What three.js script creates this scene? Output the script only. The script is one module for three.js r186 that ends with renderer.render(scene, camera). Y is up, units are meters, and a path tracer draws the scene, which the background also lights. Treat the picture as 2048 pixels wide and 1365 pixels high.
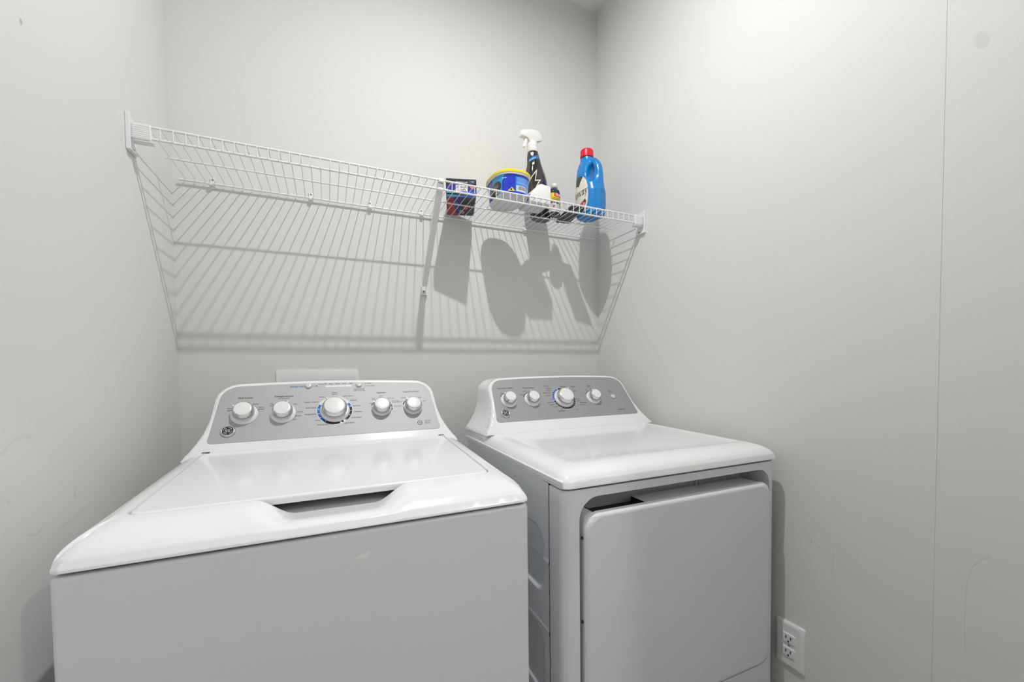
import * as THREE from 'three';
import { RoundedBoxGeometry } from 'three/addons/geometries/RoundedBoxGeometry.js';
import { mergeGeometries, mergeVertices, toCreasedNormals } from 'three/addons/utils/BufferGeometryUtils.js';
import { RectAreaLightUniformsLib } from 'three/addons/lights/RectAreaLightUniformsLib.js';
import { MarchingCubes } from 'three/addons/objects/MarchingCubes.js';

// ------------------------------------------------------------------ camera, lights, exposure
const scene = new THREE.Scene();
const FRAME_W = 2048, FRAME_H = 1365;
const CAM = { f: 815.79, yaw: 0.42418, pitch: -0.0330, roll: -0.01119, cy: 763.54, x: 0.4237, y: 1.1152, z: 1.5903 };
const camera = new THREE.PerspectiveCamera(2 * Math.atan(FRAME_H / 2 / CAM.f) * 180 / Math.PI, FRAME_W / FRAME_H, 0.01, 30);
{
  const { yaw, pitch, roll } = CAM;
  const f = new THREE.Vector3(Math.sin(yaw) * Math.cos(pitch), Math.sin(pitch), -Math.cos(yaw) * Math.cos(pitch));
  const r0 = new THREE.Vector3(Math.cos(yaw), 0, Math.sin(yaw));
  const u0 = new THREE.Vector3().crossVectors(r0, f);
  const r = r0.clone().multiplyScalar(Math.cos(roll)).addScaledVector(u0, Math.sin(roll));
  const u = u0.clone().multiplyScalar(Math.cos(roll)).addScaledVector(r0, -Math.sin(roll));
  camera.position.set(CAM.x, CAM.y, CAM.z);
  camera.quaternion.setFromRotationMatrix(new THREE.Matrix4().makeBasis(r, u, f.clone().negate()));
  camera.setViewOffset(FRAME_W, FRAME_H, 0, -(CAM.cy - FRAME_H / 2), FRAME_W, FRAME_H);
}
const renderer = new THREE.WebGLRenderer();
renderer.toneMapping = THREE.LinearToneMapping;
renderer.toneMappingExposure = 0.835;
renderer.shadowMap.enabled = true;
renderer.shadowMap.type = THREE.PCFSoftShadowMap;
const LAMP = new THREE.Vector3(0.80, 2.68, 0.914), LAMP_SIZE = 0.028, LAMP_GLOW = 7900;      // small ceiling downlight
const HALL_BULB = new THREE.Vector3(1.62, 2.615, 2.95), HALL_POWER = 3.4;                       // bare bulb in the hall behind the camera
const LAMP_TINT = new THREE.Color(1, 0.993, 0.982);
RectAreaLightUniformsLib.init();
{
  const l = new THREE.RectAreaLight(LAMP_TINT, LAMP_GLOW, LAMP_SIZE, LAMP_SIZE);
  l.position.copy(LAMP); l.lookAt(LAMP.x, 0, LAMP.z); l.castShadow = true; scene.add(l);
  const h = new THREE.PointLight(LAMP_TINT, HALL_POWER, 0, 2);
  h.position.copy(HALL_BULB); h.castShadow = true; h.shadow.radius = 1.4; h.shadow.mapSize.set(2048, 2048);
  h.shadow.camera.near = 0.05; h.shadow.camera.far = 8; scene.add(h);
}

// ------------------------------------------------------------------ helpers
let seed = 20260;
const rnd = () => { seed = (seed * 1664525 + 1013904223) >>> 0; return seed / 4294967296; };
const used = {};
const numbered = n => { used[n] = (used[n] || 0) + 1; return used[n] === 1 ? n : n + '_' + String(used[n] - 1).padStart(3, '0'); };
const V = (x, y, z) => new THREE.Vector3(x, y, z);
const clamp = (x, a = 0, b = 1) => Math.min(b, Math.max(a, x));
const sstep = (a, b, x) => { const t = clamp((x - a) / (b - a)); return t * t * (3 - 2 * t); };
const mix = (a, b, t) => a + (b - a) * t;
function mesh(name, geo, mat, parent) {
  const m = new THREE.Mesh(geo, mat); m.name = parent && parent !== scene ? name : numbered(name);
  m.castShadow = m.receiveShadow = true; (parent || scene).add(m); return m;
}
function tag(o, label, category, group) { o.userData.label = label; o.userData.category = category; if (group) o.userData.group = group; return o; }
function thing(name, label, category, pos = [0, 0, 0], turn = 0, group) {
  const g = new THREE.Group(); g.name = numbered(name); g.position.set(...pos); g.rotation.y = turn; scene.add(g);
  return tag(g, label, category, group);
}
function structure(name, geo, mat, label) { const m = mesh(name, geo, mat, scene); m.userData.kind = 'structure'; if (label) m.userData.label = label; return m; }
function std(rgb, roughness = 0.5, extra = {}) { return new THREE.MeshPhysicalMaterial({ color: new THREE.Color().setRGB(...rgb), roughness, ...extra }); }
const box = (w, h, d, x = 0, y = 0, z = 0) => new THREE.BoxGeometry(w, h, d).translate(x, y, z);
const rbox = (w, h, d, r, x = 0, y = 0, z = 0, s = 3) => new RoundedBoxGeometry(w, h, d, s, r).translate(x, y, z);
const merge = a => mergeGeometries(a.map(g => { const k = g.index ? g.toNonIndexed() : g; for (const n of Object.keys(k.attributes)) if (!['position', 'normal', 'uv'].includes(n)) k.deleteAttribute(n); return k; }));
function rod(a, b, r, seg = 10) {
  const d = new THREE.Vector3().subVectors(b, a), g = new THREE.CylinderGeometry(r, r, d.length(), seg);
  g.applyQuaternion(new THREE.Quaternion().setFromUnitVectors(V(0, 1, 0), d.clone().normalize()));
  return g.translate((a.x + b.x) / 2, (a.y + b.y) / 2, (a.z + b.z) / 2);
}
const lathe = (pts, seg = 40) => new THREE.LatheGeometry(pts.map(p => new THREE.Vector2(...p)), seg);
// rounded rectangle outline [u, v], always the same number of points; r = [corner(-u,-v), (+u,-v), (+u,+v), (-u,+v)]
function rrect(u0, u1, v0, v1, r, nc = 8, nu = 40, nv = 30) {
  const R = Array.isArray(r) ? r : [r, r, r, r], p = [];
  const side = (ax, ay, bx, by, n) => { for (let i = 0; i < n; i++) p.push([mix(ax, bx, i / n), mix(ay, by, i / n)]); };
  const arc = (cx, cy, rad, a0) => { for (let i = 0; i < nc; i++) { const a = a0 + Math.PI / 2 * i / nc; p.push([cx + rad * Math.cos(a), cy + rad * Math.sin(a)]); } };
  side(u0 + R[0], v0, u1 - R[1], v0, nu); arc(u1 - R[1], v0 + R[1], R[1], -Math.PI / 2);
  side(u1, v0 + R[1], u1, v1 - R[2], nv); arc(u1 - R[2], v1 - R[2], R[2], 0);
  side(u1 - R[2], v1, u0 + R[3], v1, nu); arc(u0 + R[3], v1 - R[3], R[3], Math.PI / 2);
  side(u0, v1 - R[3], u0, v0 + R[0], nv); arc(u0 + R[0], v0 + R[0], R[0], Math.PI);
  return p;
}
// skin over closed loops of Vector3 with equal counts; caps are flat fans
function loft(loops, { capStart = false, capEnd = false, crease = 0.6, uv = null, flip = false } = {}) {
  const n = loops[0].length, pos = [], uvs = [], idx = [];
  const put = (p, s, t) => { pos.push(p.x, p.y, p.z); const q = uv ? uv(p, s, t) : [s, t]; uvs.push(q[0], q[1]); };
  loops.forEach((L, k) => { for (let i = 0; i <= n; i++) put(L[i % n], i / n, k / (loops.length - 1)); });
  const w = n + 1;
  const tri = (a, b, c) => flip ? idx.push(a, c, b) : idx.push(a, b, c);
  for (let k = 0; k < loops.length - 1; k++) for (let i = 0; i < n; i++) {
    const a = k * w + i, b = a + 1, c = a + w, d = c + 1; tri(a, c, b); tri(b, c, d);
  }
  const cap = (L, base, rev) => {
    const c = L.reduce((s, p) => s.add(p), V(0, 0, 0)).multiplyScalar(1 / n); const ci = pos.length / 3; put(c, 0.5, 0);
    for (let i = 0; i < n; i++) rev ? tri(ci, base + i + 1, base + i) : tri(ci, base + i, base + i + 1);
  };
  if (capStart) cap(loops[0], 0, true);
  if (capEnd) cap(loops[loops.length - 1], (loops.length - 1) * w, false);
  let g = new THREE.BufferGeometry();
  g.setAttribute('position', new THREE.Float32BufferAttribute(pos, 3));
  g.setAttribute('uv', new THREE.Float32BufferAttribute(uvs, 2)); g.setIndex(idx);
  return toCreasedNormals(g, crease);
}
function canvas(w, h, draw) {
  const c = document.createElement('canvas'); c.width = w; c.height = h; const x = c.getContext('2d'); draw(x, w, h);
  const t = new THREE.CanvasTexture(c); t.colorSpace = THREE.SRGBColorSpace; t.magFilter = THREE.LinearFilter; t.anisotropy = 8; return t;
}
function noiseTexture(n, f, srgb) {
  const d = new Uint8Array(n * n * 4);
  for (let i = 0; i < n * n; i++) { const v = f(i % n, (i / n) | 0); d[i * 4] = v[0]; d[i * 4 + 1] = v[1]; d[i * 4 + 2] = v[2]; d[i * 4 + 3] = 255; }
  const t = new THREE.DataTexture(d, n, n); t.wrapS = t.wrapT = THREE.RepeatWrapping; t.magFilter = THREE.LinearFilter; t.minFilter = THREE.LinearMipmapLinearFilter; t.generateMipmaps = true;
  if (srgb) t.colorSpace = THREE.SRGBColorSpace; t.needsUpdate = true; return t;
}

// ------------------------------------------------------------------ materials
const PAINT = [0.755, 0.751, 0.738];
const wallPaint = std(PAINT, 0.85);
const ceilingPaint = std([0.87, 0.868, 0.86], 0.9);
// wall paint with the scuffs that the photograph shows, drawn at their place (metres from the lower rear corner)
function scuffedPaint(len, high, mirrored, marks) {
  const map = canvas(1400, 1600, (x, w, h) => {
    const c = new THREE.Color().setRGB(...PAINT); x.fillStyle = '#' + c.getHexString(); x.fillRect(0, 0, w, h);
    const P = (z, y) => [mirrored ? (1 - z / len) * w : z / len * w, (1 - y / high) * h];
    for (const m of marks) {
      x.globalAlpha = m.a; x.strokeStyle = x.fillStyle = m.c || '#6d6a62'; x.lineWidth = m.w || 1.5; x.lineCap = 'round';
      if (m.blot) { const [a, b] = P(m.z, m.y); x.beginPath(); x.ellipse(a, b, m.blot[0] / len * w, m.blot[1] / high * h, 0.3, 0, 7); x.fill(); continue; }
      x.beginPath(); m.p.forEach((q, i) => { const [a, b] = P(...q); i ? x.lineTo(a, b) : x.moveTo(a, b); }); x.stroke();
    }
  });
  return new THREE.MeshPhysicalMaterial({ map, roughness: 0.85 });
}
const enamel = std([0.815, 0.84, 0.875], 0.38, { clearcoat: 0.25, clearcoatRoughness: 0.35 });
const glossWhite = std([0.88, 0.89, 0.905], 0.2, { clearcoat: 0.6, clearcoatRoughness: 0.08 });
const panelEdge = std([0.45, 0.45, 0.46], 0.4);
const knobWhite = std([0.84, 0.84, 0.845], 0.25, { clearcoat: 0.5, clearcoatRoughness: 0.15 });
const knobGrey = std([0.66, 0.66, 0.67], 0.35);
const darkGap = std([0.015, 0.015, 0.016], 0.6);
const chrome = std([0.66, 0.66, 0.67], 0.2, { metalness: 1 });
const pocketGrey = std([0.72, 0.72, 0.73], 0.5);
const wireWhite = std([0.86, 0.86, 0.87], 0.4);
const bracketWhite = std([0.86, 0.86, 0.87], 0.45);
const screwSteel = std([0.32, 0.31, 0.30], 0.4, { metalness: 0.8 });

// ------------------------------------------------------------------ the room
const W = 1.5884, H = 2.742, JOG = 1.18, FRONT = 2.06, T = 0.1, HALL_END = 3.5, HX0 = -0.5, HX1 = 2.7;
const DOOR = [0.60, 1.40, 2.05];
const floorMat = (() => {
  const map = noiseTexture(256, (i, j) => { const p = Math.floor(j / 64); const g = 135 + 10 * Math.sin(p * 5.1) + 7 * Math.sin(i * 0.05 + 4 * Math.sin(j * 0.3 + p)) + 8 * rnd(); return [g + 6, g, g - 9]; }, true);
  map.repeat.set(2, 3); return new THREE.MeshPhysicalMaterial({ map, roughness: 0.5 });
})();
structure('floor', box(HX1 - HX0 + 2 * T, T, HALL_END + 2 * T, (HX0 + HX1) / 2, -T / 2, HALL_END / 2), floorMat);
structure('ceiling', box(HX1 - HX0 + 2 * T, T, HALL_END + 2 * T, (HX0 + HX1) / 2, H + T / 2, HALL_END / 2), ceilingPaint);
structure('wall_back', box(W + 2 * T, H, T, W / 2, H / 2, -T / 2), wallPaint);
structure('wall_left', box(T, H, FRONT, -T / 2, H / 2, FRONT / 2), scuffedPaint(FRONT, H, true, [
  { blot: [0.003, 0.005], z: 0.679, y: 1.665, a: 0.350 },
  { p: [[0.462, 1.083], [0.470, 1.074]], a: 0.175, w: 1.6 },
  { p: [[0.588, 0.909], [0.594, 0.897], [0.590, 0.889], [0.597, 0.893]], a: 0.090, w: 2.5 },
  { p: [[0.690, 0.868], [0.700, 0.861], [0.712, 0.863], [0.724, 0.869]], a: 0.100, w: 1.6 },
  { p: [[0.70, 1.012], [0.715, 1.02], [0.74, 1.018], [0.77, 1.0]], a: 0.045, w: 4 },
  { p: [[0.55, 0.86], [0.60, 0.852], [0.64, 0.85]], a: 0.050, w: 3 },
  { blot: [0.003, 0.004], z: 0.76, y: 0.93, a: 0.090 }, { blot: [0.004, 0.003], z: 0.44, y: 1.0, a: 0.060 },
]));
structure('wall_right', box(T, H, JOG, W + T / 2, H / 2, JOG / 2), scuffedPaint(JOG, H, false, [
  { p: [[0.930, 0.665], [0.934, 0.655]], a: 0.175, w: 1.6 }, { p: [[0.938, 0.646], [0.941, 0.642]], a: 0.250, w: 2 },
  { p: [[0.955, 0.632], [0.962, 0.637]], a: 0.175, w: 1.5 }, { p: [[0.990, 0.652], [0.991, 0.60], [0.986, 0.575]], a: 0.070, w: 2 },
  { blot: [0.003, 0.003], z: 0.285, y: 1.80, a: 0.075 },
]));
{
  const len = FRONT - JOG;
  structure('wall_right_recess', box(T, H, len, W + 0.0008 + T / 2, H / 2, JOG + len / 2), scuffedPaint(len, H, false, [
    { blot: [0.011, 0.016], z: 1.2298 - JOG, y: 1.738, a: 0.070 },
    { p: [[0.078, 0.735], [0.066, 0.725], [0.055, 0.705], [0.049, 0.67], [0.047, 0.60], [0.049, 0.52]], a: 0.110, w: 2 },
  ]));
}
// front wall with the open doorway, and the hall that its light comes through
structure('wall_front', merge([box(DOOR[0] + T - HX0, H, T, (DOOR[0] - T + HX0) / 2, H / 2, FRONT + T / 2), box(HX1 + T - DOOR[1], H, T, (HX1 + T + DOOR[1]) / 2, H / 2, FRONT + T / 2), box(DOOR[1] - DOOR[0], H - DOOR[2], T, (DOOR[0] + DOOR[1]) / 2, (H + DOOR[2]) / 2, FRONT + T / 2)]), wallPaint);
structure('wall_hall_far', box(HX1 - HX0 + 2 * T, H, T, (HX0 + HX1) / 2, H / 2, HALL_END + T / 2), wallPaint);
structure('wall_hall_left', box(T, H, HALL_END - FRONT - T, HX0 - T / 2, H / 2, (HALL_END + FRONT + T) / 2), wallPaint);
structure('wall_hall_right', box(T, H, HALL_END - FRONT - T, HX1 + T / 2, H / 2, (HALL_END + FRONT + T) / 2), wallPaint);

// ceiling lamps: porcelain holder with a bare bulb
function ceilingLamp(pos, label) {
  const g = thing('ceiling_lamp', label, 'lamp', [pos.x, H, pos.z]);
  const d = H - pos.y;
  mesh('holder', lathe([[0, 0], [0.06, 0], [0.06, -0.012], [0.045, -0.028], [0.03, -0.034], [0.027, -0.052], [0, -0.052]], 32), knobWhite, g);
  mesh('bulb_base', new THREE.CylinderGeometry(0.014, 0.018, d - 0.052 - 0.026, 20).translate(0, -(0.052 + d - 0.026) / 2, 0), knobWhite, g);
  const m = new THREE.MeshStandardMaterial({ color: 0xffffff, emissive: LAMP_TINT, emissiveIntensity: 3 });
  mesh('bulb', new THREE.SphereGeometry(0.028, 24, 16).translate(0, -d, 0), m, g);
}
{
  const g = thing('ceiling_downlight', 'small round white downlight on the laundry ceiling', 'lamp', [LAMP.x, H, LAMP.z]);
  const d = H - LAMP.y - 0.004;
  mesh('housing', lathe([[0, 0], [0.055, 0], [0.055, -d + 0.006], [0.050, -d], [0.026, -d], [0.0255, -d + 0.004], [0, -d + 0.004]], 40), bracketWhite, g);
  mesh('lens', new THREE.CircleGeometry(0.0252, 32).rotateX(Math.PI / 2).translate(0, -d + 0.0015, 0), new THREE.MeshStandardMaterial({ color: 0xffffff, emissive: LAMP_TINT, emissiveIntensity: 8 }), g);
}
ceilingLamp(HALL_BULB, 'bare white bulb in a round holder on the hall ceiling');

// ------------------------------------------------------------------ control consoles shared by both machines
const FB = V(0, 0.908, -0.4805), FD = V(0, 0.788, -0.6157), FN = V(0, 0.6157, 0.788);
const face = (x, v, h = 0) => V(x, 0, 0).add(FB).addScaledVector(FD, v).addScaledVector(FN, h);
function outline(inset) {      // console front outline in face coordinates, widening to the foot
  const P = [], pts = [];
  const half = v => 0.302 + 0.036 * Math.pow(clamp(1 - v / 0.13), 2.2) - 0.012 * clamp(v / 0.16);
  const rT = 0.060, top = 0.2255, V0 = -0.008;
  for (let i = 0; i <= 30; i++) { const v = mix(V0, top - rT, i / 30); pts.push([half(v), v]); }
  const hx = half(top - rT);
  for (let i = 1; i <= 14; i++) { const a = Math.PI / 2 * i / 14; pts.push([hx - rT + rT * Math.cos(a), top - rT + rT * Math.sin(a) * 0.94]); }
  for (let i = 1; i < 30; i++) { const x = mix(hx - rT, -(hx - rT), i / 30); pts.push([x, top - 0.0037 + 0.006 * (1 - (x / (hx - rT)) ** 2)]); }
  const right = pts.slice(0, 45); for (let i = right.length - 1; i >= 0; i--) pts.push([-right[i][0], right[i][1]]);
  for (let i = 1; i < 30; i++) pts.push([mix(-half(V0), half(V0), i / 30), V0]);
  const n = pts.length;
  for (let i = 0; i < n; i++) {   // inset along the outline's normal
    const a = pts[(i + n - 1) % n], b = pts[(i + 1) % n], dx = b[0] - a[0], dy = b[1] - a[1], l = Math.hypot(dx, dy) || 1;
    const flat = pts[i][1] < V0 + 1e-6;
    P.push([pts[i][0] - inset * dy / l, flat ? V0 : pts[i][1] + inset * dx / l]);
  }
  return P;
}
function consoleBody(parent, back) {
  const loops = [], R = 0.0085;
  for (let k = 0; k <= 6; k++) { const a = Math.PI / 2 * k / 6; loops.push(outline(R * (1 - Math.sin(a))).map(([x, v]) => face(x, v, -R * (1 - Math.cos(a))))); }
  const edge = loops[loops.length - 1];
  for (const t of [0.25, 0.6, 1]) loops.push(edge.map(p => V(p.x * (1 + 0.02 * t), Math.max(p.y, 0.875), mix(p.z, back, t))));
  mesh('console', loft(loops, { capStart: true, capEnd: true, crease: 0.7 }), glossWhite, parent);
}
// brushed control panel: rounded trapezoid plate; the print is drawn in millimetres of the face
function panelGeometry() {
  const P = [], top = 0.2120, bot = 0.0355, half = v => mix(0.291, 0.274, (v - bot) / (top - bot)), rT = 0.046, rB = 0.011;
  const add = (x, v) => P.push([x, v]);
  for (let i = 0; i <= 20; i++) add(mix(-half(bot) + rB, half(bot) - rB, i / 20), bot);
  for (let i = 1; i <= 8; i++) { const a = -Math.PI / 2 + Math.PI / 2 * i / 8; add(half(bot) - rB + rB * Math.cos(a), bot + rB + rB * Math.sin(a)); }
  for (let i = 1; i <= 10; i++) { const v = mix(bot + rB, top - rT, i / 10); add(half(v), v); }
  for (let i = 1; i <= 14; i++) { const a = Math.PI / 2 * i / 14; add(half(top) + 0.004 - rT + rT * Math.cos(a), top - rT + rT * Math.sin(a) * 0.93); }
  const right = P.filter(p => p[0] > 0.01 && p[1] > bot + 1e-6);
  const hx = half(top) + 0.004 - rT;
  for (let i = 1; i < 24; i++) { const x = mix(hx, -hx, i / 24); add(x, top - rT + rT * 0.93 + 0.006 * (1 - (x / hx) ** 2)); }
  for (let i = right.length - 1; i >= 0; i--) add(-right[i][0], right[i][1]);
  const L = h => s => P.map(([x, v]) => face(x * s, 0.124 + (v - 0.124) * s, h));
  const uv = p => { const v = p.clone().sub(FB).dot(FD); return [(p.x + 0.3) / 0.6, (v - 0.03) / 0.195]; };
  return loft([L(-0.001)(1), L(0.0006)(1), L(0.0010)(0.998)], { capEnd: true, crease: 0.5, uv });
}
const PX = 2048 / 600;            // print pixels per millimetre
function panelMaterial(base, draw) {
  const map = canvas(2048, Math.round(195 * PX), (x, w, h) => {
    x.fillStyle = base; x.fillRect(0, 0, w, h);
    for (let i = 0; i < 26000; i++) { const g = rnd() < 0.5 ? 255 : 60; x.fillStyle = `rgba(${g},${g},${g},${0.05 + 0.08 * rnd()})`; x.fillRect(rnd() * w, rnd() * h, 1.5 + 2 * rnd(), 1.5); }
    const X = mm => (mm + 300) * PX, Y = v => h - (v - 30) * PX;
    const pen = {
      text(s, mm, v, size, o = {}) { x.fillStyle = o.c || '#1b1c1e'; x.font = `${o.i ? 'italic ' : ''}bold ${size * PX}px sans-serif`; x.textAlign = o.al || 'center'; x.textBaseline = 'middle'; x.fillText(s, X(mm), Y(v)); },
      arc(mm, v, r, a0, a1, wd, c) { x.strokeStyle = c; x.lineWidth = wd * PX; x.lineCap = 'butt'; x.beginPath(); x.arc(X(mm), Y(v), r * PX, -a1 * Math.PI / 180, -a0 * Math.PI / 180); x.stroke(); },
      dot(mm, v, r, c) { x.fillStyle = c; x.beginPath(); x.arc(X(mm), Y(v), r * PX, 0, 7); x.fill(); },
      line(a, b, c2, d, wd, c) { x.strokeStyle = c; x.lineWidth = wd * PX; x.beginPath(); x.moveTo(X(a), Y(b)); x.lineTo(X(c2), Y(d)); x.stroke(); },
      rect(mm, v, w2, h2, c, wd) { if (wd) { x.strokeStyle = c; x.lineWidth = wd * PX; x.strokeRect(X(mm) - w2 * PX / 2, Y(v) - h2 * PX / 2, w2 * PX, h2 * PX); } else { x.fillStyle = c; x.fillRect(X(mm) - w2 * PX / 2, Y(v) - h2 * PX / 2, w2 * PX, h2 * PX); } },
    };
    draw(pen);
  });
  return new THREE.MeshPhysicalMaterial({ map, roughness: 0.55, metalness: 0.3 });
}
const faceTurn = new THREE.Quaternion().setFromUnitVectors(V(0, 1, 0), FN);
const onFace = (o, mm, v, h = 0.001, spin = 0) => { o.position.copy(face(mm / 1000, v / 1000, h)); o.quaternion.copy(faceTurn).multiply(new THREE.Quaternion().setFromAxisAngle(V(0, 1, 0), spin)); return o; };
function knob(parent, mm, v, k, angle, skirtR = 1.27) {   // k: radius of the knob's foot in mm; angle of the pointer, degrees from up, clockwise
  const g = new THREE.Group(); g.name = 'knob'; parent.add(g); onFace(g, mm, v, 0.001, -angle * Math.PI / 180);
  const r = k / 1000;
  mesh('skirt', lathe([[0, 0], [r * skirtR, 0], [r * skirtR, 0.0012], [r * skirtR * 0.97, 0.0022], [r * 1.12, 0.0045], [r * 1.05, 0.0075], [0, 0.0075]], 48), knobWhite, g);
  mesh('body', lathe([[r * 1.0, 0.0075], [r * 0.99, 0.0125], [r * 0.95, 0.0136], [0, 0.0136]], 48), knobGrey, g);
  mesh('stem', lathe([[r * 0.45, 0.0130], [r * 0.45, 0.0180], [0, 0.0180]], 32), knobGrey, g);
  mesh('chrome_ring', lathe([[r * 0.42, 0.0175], [r * 0.99, 0.0175], [r * 1.0, 0.0188], [r * 0.86, 0.0268], [r * 0.80, 0.0275]], 48), chrome, g);
  mesh('cap', lathe([[r * 0.81, 0.0268], [r * 0.80, 0.0282], [r * 0.7, 0.0290], [r * 0.35, 0.0296], [0, 0.0297]], 48), knobWhite, g);
  mesh('pointer', rbox(0.0036, 0.007, 0.007, 0.001, 0, 0.0235, -r * 0.93), knobWhite, g);
  return g;
}
function button(parent, mm, v, r, name = 'button') {
  const b = mesh(name, lathe([[0, 0], [r * 1.12, 0], [r * 1.12, 0.0015], [r, 0.0016], [r * 0.98, 0.0042], [r * 0.88, 0.0052], [0, 0.0056]], 32), knobGrey, parent);
  onFace(b, mm, v); return b;
}
const emblemMat = new THREE.MeshPhysicalMaterial({ roughness: 0.35, map: canvas(256, 256, (x, w) => {
  x.fillStyle = '#111214'; x.fillRect(0, 0, w, w); x.strokeStyle = '#d8d8da'; x.lineCap = 'round';
  x.translate(128, 128); x.lineWidth = 9;
  for (let k = 0; k < 4; k++) { x.save(); x.rotate(k * Math.PI / 2 + 0.5); x.beginPath(); x.arc(0, 0, 96, -0.5, 0.45); x.stroke(); x.beginPath(); x.arc(78, 32, 16, 0.2, 2.6); x.stroke(); x.restore(); }
  x.lineWidth = 12;
  x.beginPath(); x.moveTo(-8, -30); x.bezierCurveTo(-26, -56, -62, -30, -54, 0); x.bezierCurveTo(-48, 22, -24, 14, -18, -6); x.bezierCurveTo(-12, 26, -30, 58, -54, 50); x.stroke();
  x.beginPath(); x.moveTo(48, -44); x.bezierCurveTo(22, -52, 8, -30, 28, -14); x.bezierCurveTo(4, -8, 4, 36, 30, 36); x.bezierCurveTo(58, 34, 56, 0, 36, 4); x.stroke();
}) });
function emblem(parent, mm, v) {
  const g = new THREE.Group(); g.name = 'emblem'; parent.add(g); onFace(g, mm, v);
  g.userData.label = 'round chrome badge with white script monogram on black';
  mesh('emblem_ring', lathe([[0.0125, 0.0005], [0.0165, 0], [0.0168, 0.001], [0.0152, 0.0042], [0.0130, 0.0046], [0.0124, 0.0034]], 40), chrome, g);
  const d = new THREE.CircleGeometry(0.0126, 40).rotateX(-Math.PI / 2).translate(0, 0.0036, 0); mesh('emblem_disc', d, emblemMat, g);
}

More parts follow.
